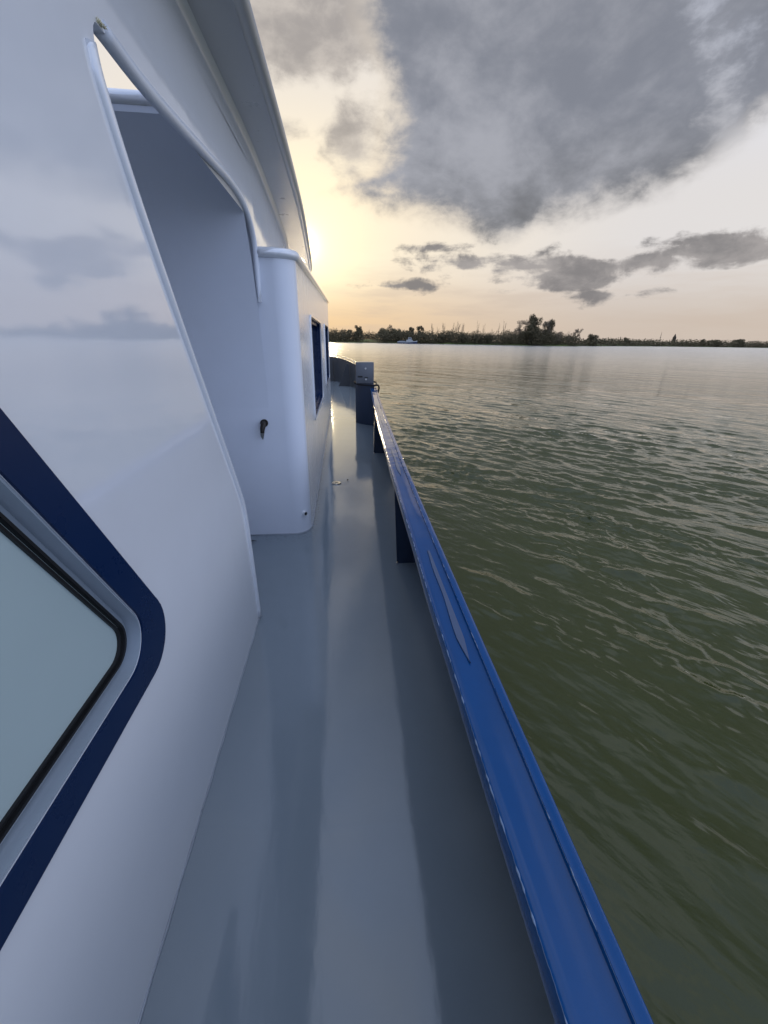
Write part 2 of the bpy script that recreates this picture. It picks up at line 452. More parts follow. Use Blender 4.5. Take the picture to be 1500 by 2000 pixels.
# ------------------------------------------------------------------ water
def build_water():
    rs = [.6]
    while rs[-1] < 9000:
        r = rs[-1]; rs.append(r + min(max(.017, r*r/2500), .08*r))
    rs = np.array(rs)
    fine = np.radians(np.arange(-14, 62, .085))
    coarse = np.radians(np.concatenate([np.arange(62.5, 150, 1.0), np.arange(150, 346, 4.0)]))
    aa = np.concatenate([fine, coarse]); na = len(aa); nr = len(rs)
    Rr, A = np.meshgrid(rs, aa, indexing='ij')
    X = Rr*np.sin(A); Y = Rr*np.cos(A)
    dr = np.gradient(rs)[:, None]*np.ones_like(A)
    Z = np.zeros_like(X); DX = np.zeros_like(X); DY = np.zeros_like(X)
    N = 100
    lam = np.exp(np.linspace(np.log(.09), np.log(1.15), N))*rng.uniform(.93, 1.07, N)
    sh = 1.2 - .98*np.exp(-((np.maximum(X-.5, 0))/2.3)**2.0)*np.exp(-np.maximum(Y-1.5, 0)/4.0)
    # gusts: slowly varying patches of rougher and smoother water
    g = np.zeros_like(X)
    for k in range(10):
        l = rng.uniform(2.5, 14); th = rng.uniform(0, 6.28)
        g += np.sin(2*np.pi/l*(X*np.cos(th)+Y*np.sin(th)) + rng.uniform(0, 6.28))
    g = 1 + .20*g/np.sqrt(5)
    # short ripples come in streaky groups along the crests
    uu = X*.8 + Y*.6; vv = -X*.6 + Y*.8
    gg = np.zeros_like(X)
    for k in range(14):
        l = rng.uniform(.7, 3.2)
        gg += np.sin(2*np.pi/l*uu + rng.uniform(0, 6.28) + 1.4*np.sin(2*np.pi/rng.uniform(2, 6)*vv + rng.uniform(0, 6.28)))
    gg /= np.sqrt(7)
    grp = np.clip(.75 + .45*gg, .25, 2.0)
    calm = 1 - .26*np.clip((Rr-6)/14, 0, 1)
    for i in range(N):
        L = lam[i]; k = 2*np.pi/L
        th = math.atan2(.6, .8) + rng.normal(0, .62 if L < .35 else .42)
        slope = .0245*(.8 if L < .16 else 1.0 if L < .60 else max(.35, 1 - (L-.60)*1.4))
        a = slope/k
        att = np.clip((L/(dr+1e-6) - 2.0)/2.0, 0, 1)
        ph = k*(X*np.cos(th)+Y*np.sin(th)) + rng.uniform(0, 6.28)
        m = a*att*sh*g*(grp if L < .45 else 1)*calm
        Z += m*np.cos(ph)
        q = .5
        DX -= q*m*np.cos(th)*np.sin(ph); DY -= q*m*np.sin(th)*np.sin(ph)
    Z = Z + 15.0*Z*np.abs(Z)*(Z > 0)
    co = np.stack([X+DX, Y+DY, Z], -1).reshape(-1, 3)
    i, j = np.meshgrid(np.arange(nr-1), np.arange(na), indexing='ij')
    j2 = (j+1) % na
    q = np.stack([i*na+j, i*na+j2, (i+1)*na+j2, (i+1)*na+j], -1).reshape(-1, 4)
    me = bpy.data.meshes.new('river_water')
    me.vertices.add(len(co)); me.vertices.foreach_set('co', co.astype(np.float32).ravel())
    me.loops.add(q.size); me.loops.foreach_set('vertex_index', q.ravel().astype(np.int32))
    me.polygons.add(len(q)); me.polygons.foreach_set('loop_start', np.arange(0, q.size, 4, dtype=np.int32))
    me.update(calc_edges=True)
    me.polygons.foreach_set('use_smooth', [True]*len(q))
    o = add_obj('river_water', me, M['water'])
    tag(o, kind='structure')
build_water()

# ------------------------------------------------------------------ far shore
SH = [(-60, 420), (-30, 430), (0, 430), (9, 430), (20, 440), (26, 455), (29, 490), (32, 640), (35, 820), (38, 1000), (42, 1250), (47, 1550), (60, 2200), (80, 2400), (110, 2200), (150, 2000)]
def shore_d(a):
    for (a0, d0), (a1, d1) in zip(SH, SH[1:]):
        if a0 <= a <= a1: return d0 + (d1-d0)*(a-a0)/(a1-a0)
    return 2000
def polar(a, d, z=0): return Vector((math.sin(R(a))*d, math.cos(R(a))*d, z))
def build_shore():
    bm = bmesh.new(); profs = []
    a = -60.0
    while a <= 150:
        d = shore_d(a)*(1 + .004*math.sin(a*3.1) + .003*math.sin(a*7.7))
        h = .8 + .3*math.sin(a*2.3)
        profs.append([polar(a, d-3, -.5), polar(a, d, .25), polar(a, d+5, h), polar(a, d+60, 2.2+h), polar(a, d+400, 4), polar(a, 6500, 6)])
        a += .4
    loft(bm, profs)
    o = from_bm('far_shore', bm, M['ground'], smooth=180)
    for p in o.data.polygons: pass
    tag(o, kind='structure')
build_shore()

def leaf_cloud(centres, n, size, flat_=.8):
    """n small faces scattered through ellipsoids (c, r): returns coords, 4 per face"""
    vol = np.array([r[0]*r[1]*r[2] for c, r in centres])**.75; vol /= vol.sum()
    idx = rng.choice(len(centres), n, p=vol)
    C = np.array([c for c, r in centres])[idx]; RR = np.array([r for c, r in centres])[idx]
    u = rng.normal(size=(n, 3)); u /= np.linalg.norm(u, axis=1)[:, None]
    rad = rng.uniform(0, 1, n)**(1/2.4)*rng.uniform(.85, 1.12, n)
    P = C + u*RR*rad[:, None]
    t = rng.normal(size=(n, 3)); t /= np.linalg.norm(t, axis=1)[:, None]
    b = np.cross(t, rng.normal(size=(n, 3))); b /= np.linalg.norm(b, axis=1)[:, None]
    s = size*rng.uniform(.5, 1.4, n)[:, None]
    q = np.stack([P - t*s - b*s*.6, P + t*s - b*s*.5, P + t*s*.8 + b*s*.6, P - t*s*.7 + b*s*.55], 1)
    return q.reshape(-1, 3)
def quads_mesh(name, co):
    n = len(co)//4
    me = bpy.data.meshes.new(name)
    me.vertices.add(len(co)); me.vertices.foreach_set('co', co.astype(np.float32).ravel())
    me.loops.add(len(co)); me.loops.foreach_set('vertex_index', np.arange(len(co), dtype=np.int32))
    me.polygons.add(n); me.polygons.foreach_set('loop_start', np.arange(0, len(co), 4, dtype=np.int32))
    me.update(calc_edges=True); return me
def branches(bm, p, d, L, r, depth, spread=.5, upb=.25, lo=.03):
    q = p + d*L
    n = 4
    mid = p + d*L*.5 + Vector((random.uniform(-1, 1), random.uniform(-1, 1), 0))*L*.04
    tube(bm, [p, mid, q], [r, r*.82, r*.62], 4 if depth < 3 else 5, caps=False)
    if depth == 0: return
    k = random.choice((2, 3, 3))
    for i in range(k):
        dd = (d + Vector((random.gauss(0, spread), random.gauss(0, spread), random.gauss(upb, .25)))).normalized()
        f = random.uniform(.45, 1.0)
        branches(bm, p + d*L*f, dd, L*random.uniform(.55, .8), max(lo, r*.55), depth-1, spread, upb, lo)

# tree prototypes, 10 m tall, at the origin; parts are trunk and crown
def proto_trunk(h, r, spread=.35, depth=3, L=None):
    bm = bmesh.new(); branches(bm, Vector((0, 0, -.3)), Vector((0, 0, 1)), L or h*.42, r, depth, spread)
    bmesh.ops.recalc_face_normals(bm, faces=bm.faces)
    me = bpy.data.meshes.new('trunk'); bm.to_mesh(me); bm.free(); me.materials.append(M['bark']); return me
def crown_mesh(cs, n, s, mat):
    me = quads_mesh('crown', leaf_cloud(cs, n, s)); me.materials.append(M[mat]); return me
def rand_lobes(cx, n, rxy, rz, zc, zr, lr):
    out = []
    for i in range(n):
        a = random.uniform(0, 6.28); q = random.uniform(.2, 1)*rxy
        r = lr*random.uniform(.7, 1.35)
        out.append(((q*math.cos(a)+cx, q*math.sin(a), zc + random.uniform(-1, 1)*zr), (r, r, r*random.uniform(.7, 1.0))))
    return out
PROTO = {}
PROTO['round'] = (proto_trunk(10, .28), [crown_mesh(rand_lobes(0, 26, 3.1, 2, 5.7, 3.0, 1.15), 5000, .17, 'leaf') for _ in range(3)])
PROTO['bush'] = (proto_trunk(10, .25, .5, 2, 3), [crown_mesh(rand_lobes(0, 26, 4.6, 2, 4.4, 3.0, 1.5), 6000, .20, 'leaf') for _ in range(3)])
PROTO['open'] = (proto_trunk(10, .30, .45, 4, 3.6), [crown_mesh(rand_lobes(0, 30, 3.6, 2, 6.2, 3.2, .95), 3600, .11, 'twig') for _ in range(3)])
PROTO['copse'] = (proto_trunk(10, .28, .5, 3), [crown_mesh(rand_lobes(0, 34, 6.0, 2, 5.6, 2.4, 1.5), 7500, .20, 'haz') for _ in range(2)])
PROTO['spire'] = (proto_trunk(10, .3, .1, 1, 6), [crown_mesh([((0, 0, 2+i*1.15), (1.5-i*.16, 1.5-i*.16, 1.0)) for i in range(7)], 1500, .22, 'leaf')])
def bare_me(seed):
    random.seed(seed); bm = bmesh.new()
    branches(bm, Vector((0, 0, -.3)), Vector((random.gauss(0, .04), 0, 1)).normalized(), 4.2, .085, 4, .24, .75, .018)
    for k in range(4):
        a = random.uniform(0, 6.28); d = Vector((math.cos(a)*.32, math.sin(a)*.32, 1)).normalized()
        branches(bm, Vector((0, 0, random.uniform(.5, 3))), d, random.uniform(2.4, 3.6), .04, 3, .22, .6, .018)
    bmesh.ops.recalc_face_normals(bm, faces=bm.faces)
    me = bpy.data.meshes.new('trunk'); bm.to_mesh(me); bm.free(); me.materials.append(M['twig']); return me
BARE = [bare_me(s) for s in (3, 5, 8, 13)]
random.seed(21)
TREES = [  # azimuth, height m, width factor, kind, extra distance, label
 (.1, 12.5, .8, 'open', 60, 'slim half bare tree at the very left of the far bank beside the cabin'),
 (1.0, 12, .8, 'round', 30, 'small dark leafy tree at the left end of the far bank'),
 (2.2, 15.5, .9, 'round', 12, 'dark bushy tree standing left of the green field on the bank'),
 (3.6, 16, .8, 'bare', 160, 'thin bare tree behind the green field'),
 (5.4, 17, 1.0, 'copse', 120, 'left broad brown dome shaped tree behind the field'),
 (6.3, 21, .55, 'open', 150, 'tall thin crown poking above the brown domed copse'),
 (7.0, 17, 1.0, 'copse', 125, 'middle broad brown tree of the domed copse'),
 (8.6, 15, .9, 'copse', 130, 'right low brown tree of the domed copse'),
 (5.9, 9, 1.1, 'bush', 25, 'dark bush on the bank below the domed copse'),
 (7.4, 9, 1.2, 'bush', 20, 'dark spreading bush left of the moored boat'),
 (9.2, 16, .7, 'round', 40, 'dark round tree above the moored boat'),
 (10.2, 17.5, .75, 'round', 45, 'taller round tree just right of the moored boat'),
 (11.9, 22, .7, 'bare', 70, 'first bare poplar right of the boat'),
 (12.4, 18, .6, 'bare', 75, 'shorter bare poplar next to the first one right of the boat'),
 (13.2, 22.5, .55, 'bare', 80, 'lone thin bare poplar between two pairs'),
 (14.5, 23, .7, 'bare', 70, 'left of the three crowded bare poplars'),
 (15.0, 24.5, .7, 'bare', 75, 'tallest of the three crowded bare poplars'),
 (15.7, 22, .65, 'bare', 72, 'right of the three crowded bare poplars'),
 (17.6, 22, .6, 'bare', 80, 'slender bare poplar left of the second thicket'),
 (18.3, 19, .7, 'bare', 70, 'forked bare poplar over the low bushes'),
 (19.3, 17, .7, 'bare', 75, 'short bare poplar over the low bushes'),
 (20.2, 20, .6, 'bare', 75, 'narrow bare tree left of the big wood'),
 (20.9, 22, .75, 'bare', 70, 'wide bare tree left of the big wood'),
 (13.0, 9.5, 1.0, 'bush', 8, 'round bush below the lone bare poplar'),
 (15.8, 10.5, 1.0, 'bush', 10, 'round bush below the three bare poplars'),
 (17.4, 10, .9, 'bush', 8, 'dark bush below the slender poplar'),
 (19.0, 10.5, .9, 'bush', 9, 'dark bush below the forked poplar'),
 (22.3, 15, .9, 'open', 20, 'loose half bare tree at the left edge of the big wood'),
 (23.2, 24, .85, 'open', 20, 'high half bare tree on the left of the big wood'),
 (24.3, 29, .62, 'round', 15, 'tallest dark tree in the middle of the big wood'),
 (24.0, 19, 1.1, 'round', 5, 'dark broad tree at the foot of the big wood'),
 (25.6, 23, .72, 'open', 18, 'half bare tree on the right of the big wood'),
 (26.1, 25, .62, 'round', 22, 'dark upright tree on the right side of the big wood'),
 (27.3, 13, .7, 'open', 10, 'faint twiggy tree just right of the big wood'),
 (28.4, 15, .7, 'bare', 10, 'small bare tree between the big wood and the point'),
 (29.3, 17, .8, 'open', 15, 'round bare crown near the end of the wooded point'),
 (31.0, 15.5, .95, 'bush', 10, 'low dark dome of a tree at the end of the wooded point'),
 (34.0, 13, .6, 'spire', 20, 'dark narrow conifer on the low far bank'),
 (34.6, 13, .9, 'round', 20, 'small dark tree beside the narrow conifer'),
 (41.8, 17, 1.0, 'round', 20, 'dark tree on the low far bank left of the last clump'),
 (42.8, 19, 1.5, 'bush', 20, 'wide low clump on the far bank'),
 (44.8, 23, 1.3, 'bush', 20, 'last rounded clump at the right end of the far bank'),
]
for a, h, wf, kind, ex, label in TREES:
    d = shore_d(a) + ex
    name = {'bare': 'bare_poplar', 'bush': 'bush', 'spire': 'conifer', 'copse': 'broad_tree'}.get(kind, 'tree')
    t = thing(name, polar(a, d, 1.0), label, 'bush' if kind == 'bush' else 'tree', 'trees along the far bank')
    s = h/10
    def child(nm, me):
        o = bpy.data.objects.new(nm, me); link(o); o.parent = t; o.scale = (s*wf, s*wf, s); o.rotation_euler.z = random.uniform(0, 6.28); return o
    if kind == 'bare':
        child('trunk', random.choice(BARE))
    else:
        tm, cms = PROTO[kind]
        child('trunk', tm); child('crown', random.choice(cms))
def build_scrub():
    cs = []
    a = -22.0
    while a < 31.5:
        d = shore_d(a) + random.uniform(3, 26)
        if 2.6 < a < 4.9:
            hgt = random.uniform(.6, 1.2); h2 = random.uniform(4, 7); cs.append((tuple(polar(a, d+150, 3+h2*.6)), (h2*1.3, h2*1.3, h2)))
        elif a < 2.6: hgt = random.uniform(4, 7.0)
        else: hgt = random.uniform(4.2, 7.2)*(1.15 if 21 < a < 27 else 1)*(1 if a < 29 else .7)
        p = polar(a, d, 1 + hgt*.75)
        cs.append((tuple(p), (hgt*1.1, hgt*1.1, hgt)))
        if random.random() < .5:
            p = polar(a, d+40, 2 + hgt*.8); cs.append((tuple(p), (hgt*1.1, hgt*1.1, hgt*1.05 if not 2.6 < a < 4.9 else 3.0)))
        a += random.uniform(.16, .32)
    co = leaf_cloud(cs, 130000, .36)
    o = add_obj('shore_scrub', quads_mesh('shore_scrub', co), M['scrub']); tag(o, 'dark low scrub lining the near stretch of far bank', 'scrub', kind='stuff')
    cs = []; a = 30.5
    while a < 120:
        d = shore_d(a) + random.uniform(5, 60); f = d/1000
        hgt = random.uniform(3.4, 6.4)*(.5+.75*f)
        cs.append((tuple(polar(a, d, 1 + hgt*.7)), (hgt*2.4, hgt*2.4, hgt)))
        a += random.uniform(.07, .16)*(1 if a < 50 else 3.5)
    co = leaf_cloud(cs, 75000, .95)
    o = add_obj('distant_wood', quads_mesh('distant_wood', co), M['scrub']); tag(o, 'thin dark line of far trees on the low bank', 'far wood', kind='stuff')
build_scrub()

# mast and church tower on the far bank
t = thing('radio_mast', polar(37.9, 1150, 2), 'hair thin mast rising over the low far bank', 'mast')
bm = bmesh.new(); tube(bm, [(p := polar(37.9, 1150, 2)), p + Vector((0, 0, 14)), p + Vector((0, 0, 27))], [.75, .5, .25], 6); from_bm('pole', bm, M['bark'], t)
bm = bmesh.new(); box(bm, (p.x-1.6, p.y-.2, 18), (p.x+1.6, p.y+.2, 18.5)); from_bm('crossarm', bm, M['bark'], t)
p = polar(39.2, 1250, 2)
t = thing('church_tower', p, 'small square tower above the trees of the low far bank', 'tower')
bm = bmesh.new(); box(bm, (p.x-2.6, p.y-2.6, 1), (p.x+2.6, p.y+2.6, 20)); from_bm('tower_wall', bm, M['bark'], t)
bm = bmesh.new(); bmesh.ops.create_cone(bm, segments=4, radius1=3.4, radius2=.1, depth=8, cap_ends=True, matrix=Matrix.Translation((p.x, p.y, 24)) @ Matrix.Rotation(R(45), 4, 'Z')); from_bm('spire', bm, M['bark'], t)

# ------------------------------------------------------------------ moored boat on the far bank
def build_boat():
    a0 = 8.6; c = polar(a0, 417); t = thing('moored_boat', c, 'small white and dark working boat moored at the far bank', 'boat')
    Mx = Matrix.Translation(c) @ Matrix.Rotation(R(-a0-3), 4, 'Z')
    L = 19.0; bm = bmesh.new(); profs = []
    for i in range(13):
        u = i/12; x = -L/2 + L*u; b = 2.3*(1 - max(0, (u-.62)/.38)**2.2)*(1 - .25*max(0, (.12-u)/.12)) + .05; sh = 1.5 + 1.1*max(0, u-.45)**1.6*2 + .25*max(0, .2-u)
        profs.append([Mx @ Vector(q) for q in ((x, -b, sh), (x, -b*.9, -.4), (x, b*.9, -.4), (x, b, sh))])
    rows = loft(bm, profs, closed=True); bm.faces.new(rows[0]); bm.faces.new(rows[-1][::-1])
    from_bm('hull', bm, M['navy'], t)
    bm = bmesh.new(); profs = []
    for i in range(13):
        u = i/12; x = -L/2 + L*u; b = 2.33*(1 - max(0, (u-.62)/.38)**2.2)*(1 - .25*max(0, (.12-u)/.12)) + .08; sh = 1.5 + 1.1*max(0, u-.45)**1.6*2 + .25*max(0, .2-u)
        profs.append([Mx @ Vector(q) for q in ((x, -b, sh-.45), (x, -b, sh+.35), (x, b, sh+.35), (x, b, sh-.45))])
    loft(bm, profs); from_bm('bulwark', bm, M['boatwhite'], t)
    bm = bmesh.new(); box(bm, (-1, -1.5, 1.2), (5, 1.5, 3.4), .1, Mx); from_bm('deckhouse', bm, M['boatwhite'], t)
    bm = bmesh.new(); box(bm, (.6, -1.3, 3.4), (3.8, 1.3, 5.4), .12, Mx); wh = from_bm('wheelhouse', bm, M['boatwhite'], t)
    bm = bmesh.new(); box(bm, (.9, -1.34, 4.2), (3.5, 1.34, 5.0), .03, Mx); from_bm('window', bm, M['darkglass'], wh)
    bm = bmesh.new(); tube(bm, [Mx @ Vector((2.2, 0, 5.3)), Mx @ Vector((2.2, 0, 9.6))], [.14, .07], 6); from_bm('mast', bm, M['bark'], t)
    bm = bmesh.new(); box(bm, (-8, -1.6, 1.2), (-2, 1.6, 2.5), .1, Mx); from_bm('hatch_cover', bm, M['steel'], t)
build_boat()

# ------------------------------------------------------------------ the ship one stands on
DZ = 1.1                                  # deck height above the water
ship = thing('river_ship', (-2.2, 5.0, 0), 'white and blue river ship whose side deck runs forward along the rail', 'ship')
def rim_x(y):                              # outer edge of the rail
    if y <= 8.6: return .406 + .0116*y + .00236*y*y
    pts = [(8.6, .680), (10.5, .74), (12.5, .72), (14, .50), (15.5, .22), (17.0, -.18), (18.2, -.75), (18.9, -1.5), (19.15, -2.3)]
    for (a, b), (c, d) in zip(pts, pts[1:]):
        if a <= y <= c: return b + (d-b)*(y-a)/(c-a)
    return -2.3
def sym(x): return -4.6 - x               # port side: mirrored about the centre line x = -2.3
YS = [-4.0 + .35*i for i in range(37)]     # -4 .. 8.6
BOW = smooth_path([(rim_x(y), y, 0) for y in (8.6, 10.5, 12.5, 14, 15.5, 17, 18.2, 18.9, 19.15)], 5)
side = [Vector((rim_x(y), y, 0)) for y in YS] + [Vector((p.x, p.y, 0)) for p in BOW[1:]]
# hull skin, both sides
bm = bmesh.new()
for s in (0, 1):
    f = (lambda x: x) if s == 0 else sym
    loft(bm, [[Vector((f(p.x+.112), p.y, DZ+.03)), Vector((f(p.x+.135), p.y, DZ-.10)), Vector((f(p.x+.135), p.y, .4)), Vector((f(p.x+.10), p.y, -.6))] for p in side])
from_bm('hull', bm, M['navy'], ship, 40)
# deck sheet
bm = bmesh.new()
loft(bm, [[Vector((sym(p.x+.10), p.y, DZ)), Vector((-2.3, p.y, DZ+.0)), Vector((-.9, p.y, DZ)), Vector((-.2, p.y, DZ)), Vector((p.x+.10 if p.x+.1 > -.15 else max(p.x+.1, -2.29), p.y, DZ))] if p.x + .1 > -.2 else
          [Vector((sym(p.x+.10), p.y, DZ)), Vector((-2.3, p.y, DZ)), Vector((-2.3+(p.x+2.4)*.4, p.y, DZ)), Vector((-2.3+(p.x+2.4)*.7, p.y, DZ)), Vector((p.x+.10, p.y, DZ))] for p in side])
deck = from_bm('deck', bm, M['deck'], ship, 180)
# bulwark plate leaning inboard, from the deck edge up under the rail
bm = bmesh.new()
SB = [p for p in side if p.y <= 8.75]
RZ = 1.84
def wob(y, ph): return .004*math.sin(y*3.7+ph) + .003*math.sin(y*7.9+ph*2)
loft(bm, [[Vector((p.x+.105, p.y, DZ+.001)), Vector((p.x+.050, p.y, 1.45)), Vector((p.x-.022, p.y, RZ-.035)), Vector((p.x-.008, p.y, RZ-.035)), Vector((p.x+.068, p.y, 1.45)), Vector((p.x+.118, p.y, DZ-.02))] for p in SB])
loft(bm, [[Vector((sym(x), y, z)) for x, y, z in ((p.x+.105, p.y, DZ+.001), (p.x-.022, p.y, RZ-.035), (p.x-.008, p.y, RZ-.035), (p.x+.118, p.y, DZ-.02))] for p in SB])
bul = from_bm('bulwark', bm, M['steel'], ship, 40)
# rail: broad trough shaped capping with a raised flat bar along its outer edge
fine = [Vector((rim_x(y), y, 0)) for y in np.arange(-4, 8.25, .06)]
bm = bmesh.new(); profs = []
for p in fine:
    y = p.y; sag = .0035*(math.sin((y-.87)/1.76*2*math.pi)) ; e = wob(y, .3)*.35
    P_ = [(-.117, -.075), (-.123, -.028), (-.120, -.011), (-.112, -.0075), (-.100, -.0085), (-.075, -.010+sag), (-.050, -.0105+sag), (-.029, -.009)]
    P_ += [(-.030, -.040), (-.060, -.046), (-.100, -.042), (-.110, -.075)]
    profs.append([Vector((p.x+a+(e if a < -.09 else 0), y, RZ+b)) for a, b in P_])
rows = loft(bm, profs, closed=True); bm.faces.new(rows[0][::-1]); bm.faces.new(rows[-1])
rail = from_bm('rail', bm, M['blue'], bul, 50)
bm = bmesh.new(); profs = []
for p in fine:
    P_ = [(-.029, -.09), (-.029, -.004), (-.026, 0), (-.004, 0), (0, -.004), (0, -.09)]
    profs.append([Vector((p.x+a, p.y, RZ+b)) for a, b in P_])
rows = loft(bm, profs, closed=True); bm.faces.new(rows[0][::-1]); bm.faces.new(rows[-1])
from_bm('rail_bar', bm, M['blue'], bul, 50)
# worn, chipped paint along the inboard edge of the rail
random.seed(9)
def worn_line(name, off, z, y0, p_on, rmax):
    pts, rad, y, on, left_ = [], [], y0, 0, 0
    while y < 8.1:
        if left_ <= 0:
            on = 0 if on else 1; left_ = random.uniform(.01, .05) if on else random.expovariate(1/p_on)
        e = wob(y, .3)*.35 if off < -.1 else 0
        pts.append(Vector((rim_x(y) + off + e + random.uniform(-.0006, .0006), y, z + random.uniform(-.0003, .0003))))
        rad.append(rmax*random.uniform(.5, 1.2) if on else .0003)
        y += .007; left_ -= .007
    bm = bmesh.new(); tube(bm, pts, rad, 5); from_bm(name, bm, M['chip'], bul, 180)
worn_line('worn_edge', -.1205, RZ-.0107, -1.0, .05, .0019)
worn_line('worn_edge', -.0268, RZ-.0009, -.5, .14, .0014)
# pale plates painted as sky reflection in the trough, pointed at their after end
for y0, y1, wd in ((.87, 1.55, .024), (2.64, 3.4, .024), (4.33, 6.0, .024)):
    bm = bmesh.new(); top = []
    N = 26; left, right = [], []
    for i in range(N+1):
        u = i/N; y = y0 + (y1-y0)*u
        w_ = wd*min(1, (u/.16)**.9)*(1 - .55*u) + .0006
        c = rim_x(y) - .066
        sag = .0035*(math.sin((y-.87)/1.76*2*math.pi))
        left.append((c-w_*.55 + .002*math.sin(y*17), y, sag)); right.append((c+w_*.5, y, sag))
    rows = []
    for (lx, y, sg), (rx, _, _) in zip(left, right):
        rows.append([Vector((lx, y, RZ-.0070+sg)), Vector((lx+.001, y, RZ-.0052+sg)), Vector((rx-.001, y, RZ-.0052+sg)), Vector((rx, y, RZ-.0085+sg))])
    loft(bm, rows); from_bm('sky_reflection_strip', bm, M['reflplate'], bul, 60)
# stanchions: upright web plates between deck and rail
for y in (-.6, 2.69, 6.0):
    x = rim_x(y); xi = {2.69: .386, 6.0: .446}.get(y, .30)
    bm = bmesh.new()
    prof = [(xi, DZ+.001), (x+.10, DZ+.001), (x+.048, 1.45), (x-.03, RZ-.05), (x-.108, RZ-.05)]
    for s in (1, 0):
        a = [bm.verts.new((q[0], y-.006, q[1])) for q in prof]; b = [bm.verts.new((q[0], y+.006, q[1])) for q in prof]
        bm.faces.new(a); bm.faces.new(b[::-1])
        for k in range(5): bm.faces.new((a[k], b[k], b[(k+1) % 5], a[(k+1) % 5]))
        break
    st = from_bm('stanchion', bm, M['slate'], bul)
    bm = bmesh.new(); bmesh.ops.create_icosphere(bm, subdivisions=2, radius=.009, matrix=Matrix.Translation((xi, y-.008, DZ+.006))); from_bm('weld_lump', bm, M['metal'], bul, 180)

# fore part: bow bulwark with a pipe along its top
BP = [p for p in side if p.y >= 8.55]
def bow_h(y): return 1.70 + .30*max(0, min(1, (y-10)/7.5))
bm = bmesh.new()
for f in ((lambda x: x), sym):
    loft(bm, [[Vector((f(p.x+.10), p.y, DZ+.001)), Vector((f(p.x-.02+.10*max(0, min(1, (p.y-12)/4))), p.y, bow_h(p.y))), Vector((f(p.x+.0+.10*max(0, min(1, (p.y-12)/4))), p.y, bow_h(p.y))), Vector((f(p.x+.118), p.y, DZ))] for p in BP])
bb = from_bm('bow_bulwark', bm, M['darksteel'], ship, 50)
bm = bmesh.new()
tube(bm, [Vector((p.x-.01+.10*max(0, min(1, (p.y-12)/4)), p.y, bow_h(p.y)+.02)) for p in BP], .022, 8)
from_bm('top_pipe', bm, M['darksteel'], bb, 180)
bm = bmesh.new()
lo = [p for p in BP if 13.2 < p.y < 18]
tube(bm, [Vector((p.x+.04, p.y, bow_h(p.y)+(.02 if i in (0, len(lo)-1) else .13))) for i, p in enumerate(lo)], .012, 8)
for p in lo[1:-1:4]: tube(bm, [Vector((p.x+.05, p.y, bow_h(p.y))), Vector((p.x+.04, p.y, bow_h(p.y)+.13))], .010, 6)
from_bm('hand_rail', bm, M['metal'], bb, 180)
for y, in ((12.2,), (15.6,), (17.6,)):
    x = rim_x(y); bm = bmesh.new()
    a = [bm.verts.new(q) for q in ((x-.35, y-.01, DZ+.001), (x+.08, y-.01, DZ+.001), (x+.03, y-.01, bow_h(y)-.03), (x-.06, y-.01, bow_h(y)-.03))]
    r = bmesh.ops.extrude_face_region(bm, geom=[bm.faces.new(a)]); bmesh.ops.translate(bm, verts=[v for v in r['geom'] if isinstance(v, bmesh.types.BMVert)], vec=(0, .02, 0))
    from_bm('stanchion', bm, M['darksteel'], bb)

# mooring post: navy foot of bent plate with a grey box head
post = bpy.data.objects.new('mooring_post', None); link(post); post.parent = ship; post.matrix_parent_inverse = Matrix.Translation(-Vector(ship.location)); post.location = (.43, 8.3, DZ)
post['label'] = 'grey topped navy mooring post'
plan = smooth_path([(.250, 8.49), (.36, 8.32), (.48, 8.20), (.605, 8.13)], 6)
plan = [(p[0], p[1]) for p in [Vector((q[0], q[1], 0)) for q in [(.25, 8.49), (.30, 8.40), (.37, 8.31), (.45, 8.235), (.53, 8.175), (.608, 8.13)]]] + [(.635, 8.62), (.27, 8.70)]
bm = bmesh.new()
a = [bm.verts.new((x, y, DZ+.001)) for x, y in plan]; b = [bm.verts.new((x, y, 1.90)) for x, y in plan]
n = len(plan)
for k in range(n): bm.faces.new((a[k], a[(k+1) % n], b[(k+1) % n], b[k]))
bm.faces.new(b); from_bm('post_foot', bm, M['slate'], post, 30)
bm = bmesh.new(); box(bm, (.257, 8.27, 1.905), (.607, 8.58, 2.30), .006); ph_ = from_bm('post_head', bm, M['headgrey'], post, 40)
for x, z in ((.445, 2.185), (.452, 1.985)):
    bm = bmesh.new(); bmesh.ops.create_cone(bm, segments=6, radius1=.020, radius2=.018, depth=.024, cap_ends=True, matrix=Matrix.Translation((x, 8.262, z)) @ Matrix.Rotation(R(90), 4, 'X')); from_bm('bolt', bm, M['metal'], post)
for x0, x1, z0, z1 in ((.29, .385, 2.02, 2.05), (.425, .49, 2.01, 2.028)):
    bm = bmesh.new(); box(bm, (x0, 8.262, z0), (x1, 8.272, z1), .003); from_bm('worn_patch', bm, M['black'], post)
# rope laid round the post
bm = bmesh.new()
loop = [(.245, 8.50, 1.895), (.24, 8.46, 1.89), (.35, 8.24, 1.885), (.50, 8.15, 1.885), (.63, 8.10, 1.89), (.665, 8.35, 1.89), (.655, 8.66, 1.90), (.45, 8.72, 1.90), (.26, 8.72, 1.90), (.24, 8.52, 1.90)]
tube(bm, smooth_path(loop, 5), .017, 8)
tube(bm, smooth_path([(.61, 8.12, 1.885), (.665, 8.08, 1.895), (.692, 8.09, 1.87), (.697, 8.10, 1.83), (.688, 8.11, 1.79), (.682, 8.12, 1.75)], 6), .017, 8)
rp = from_bm('rope', bm, M['rope'], None, 180); tag(rp, 'short black rope looped round the mooring post beside the rail', 'rope')

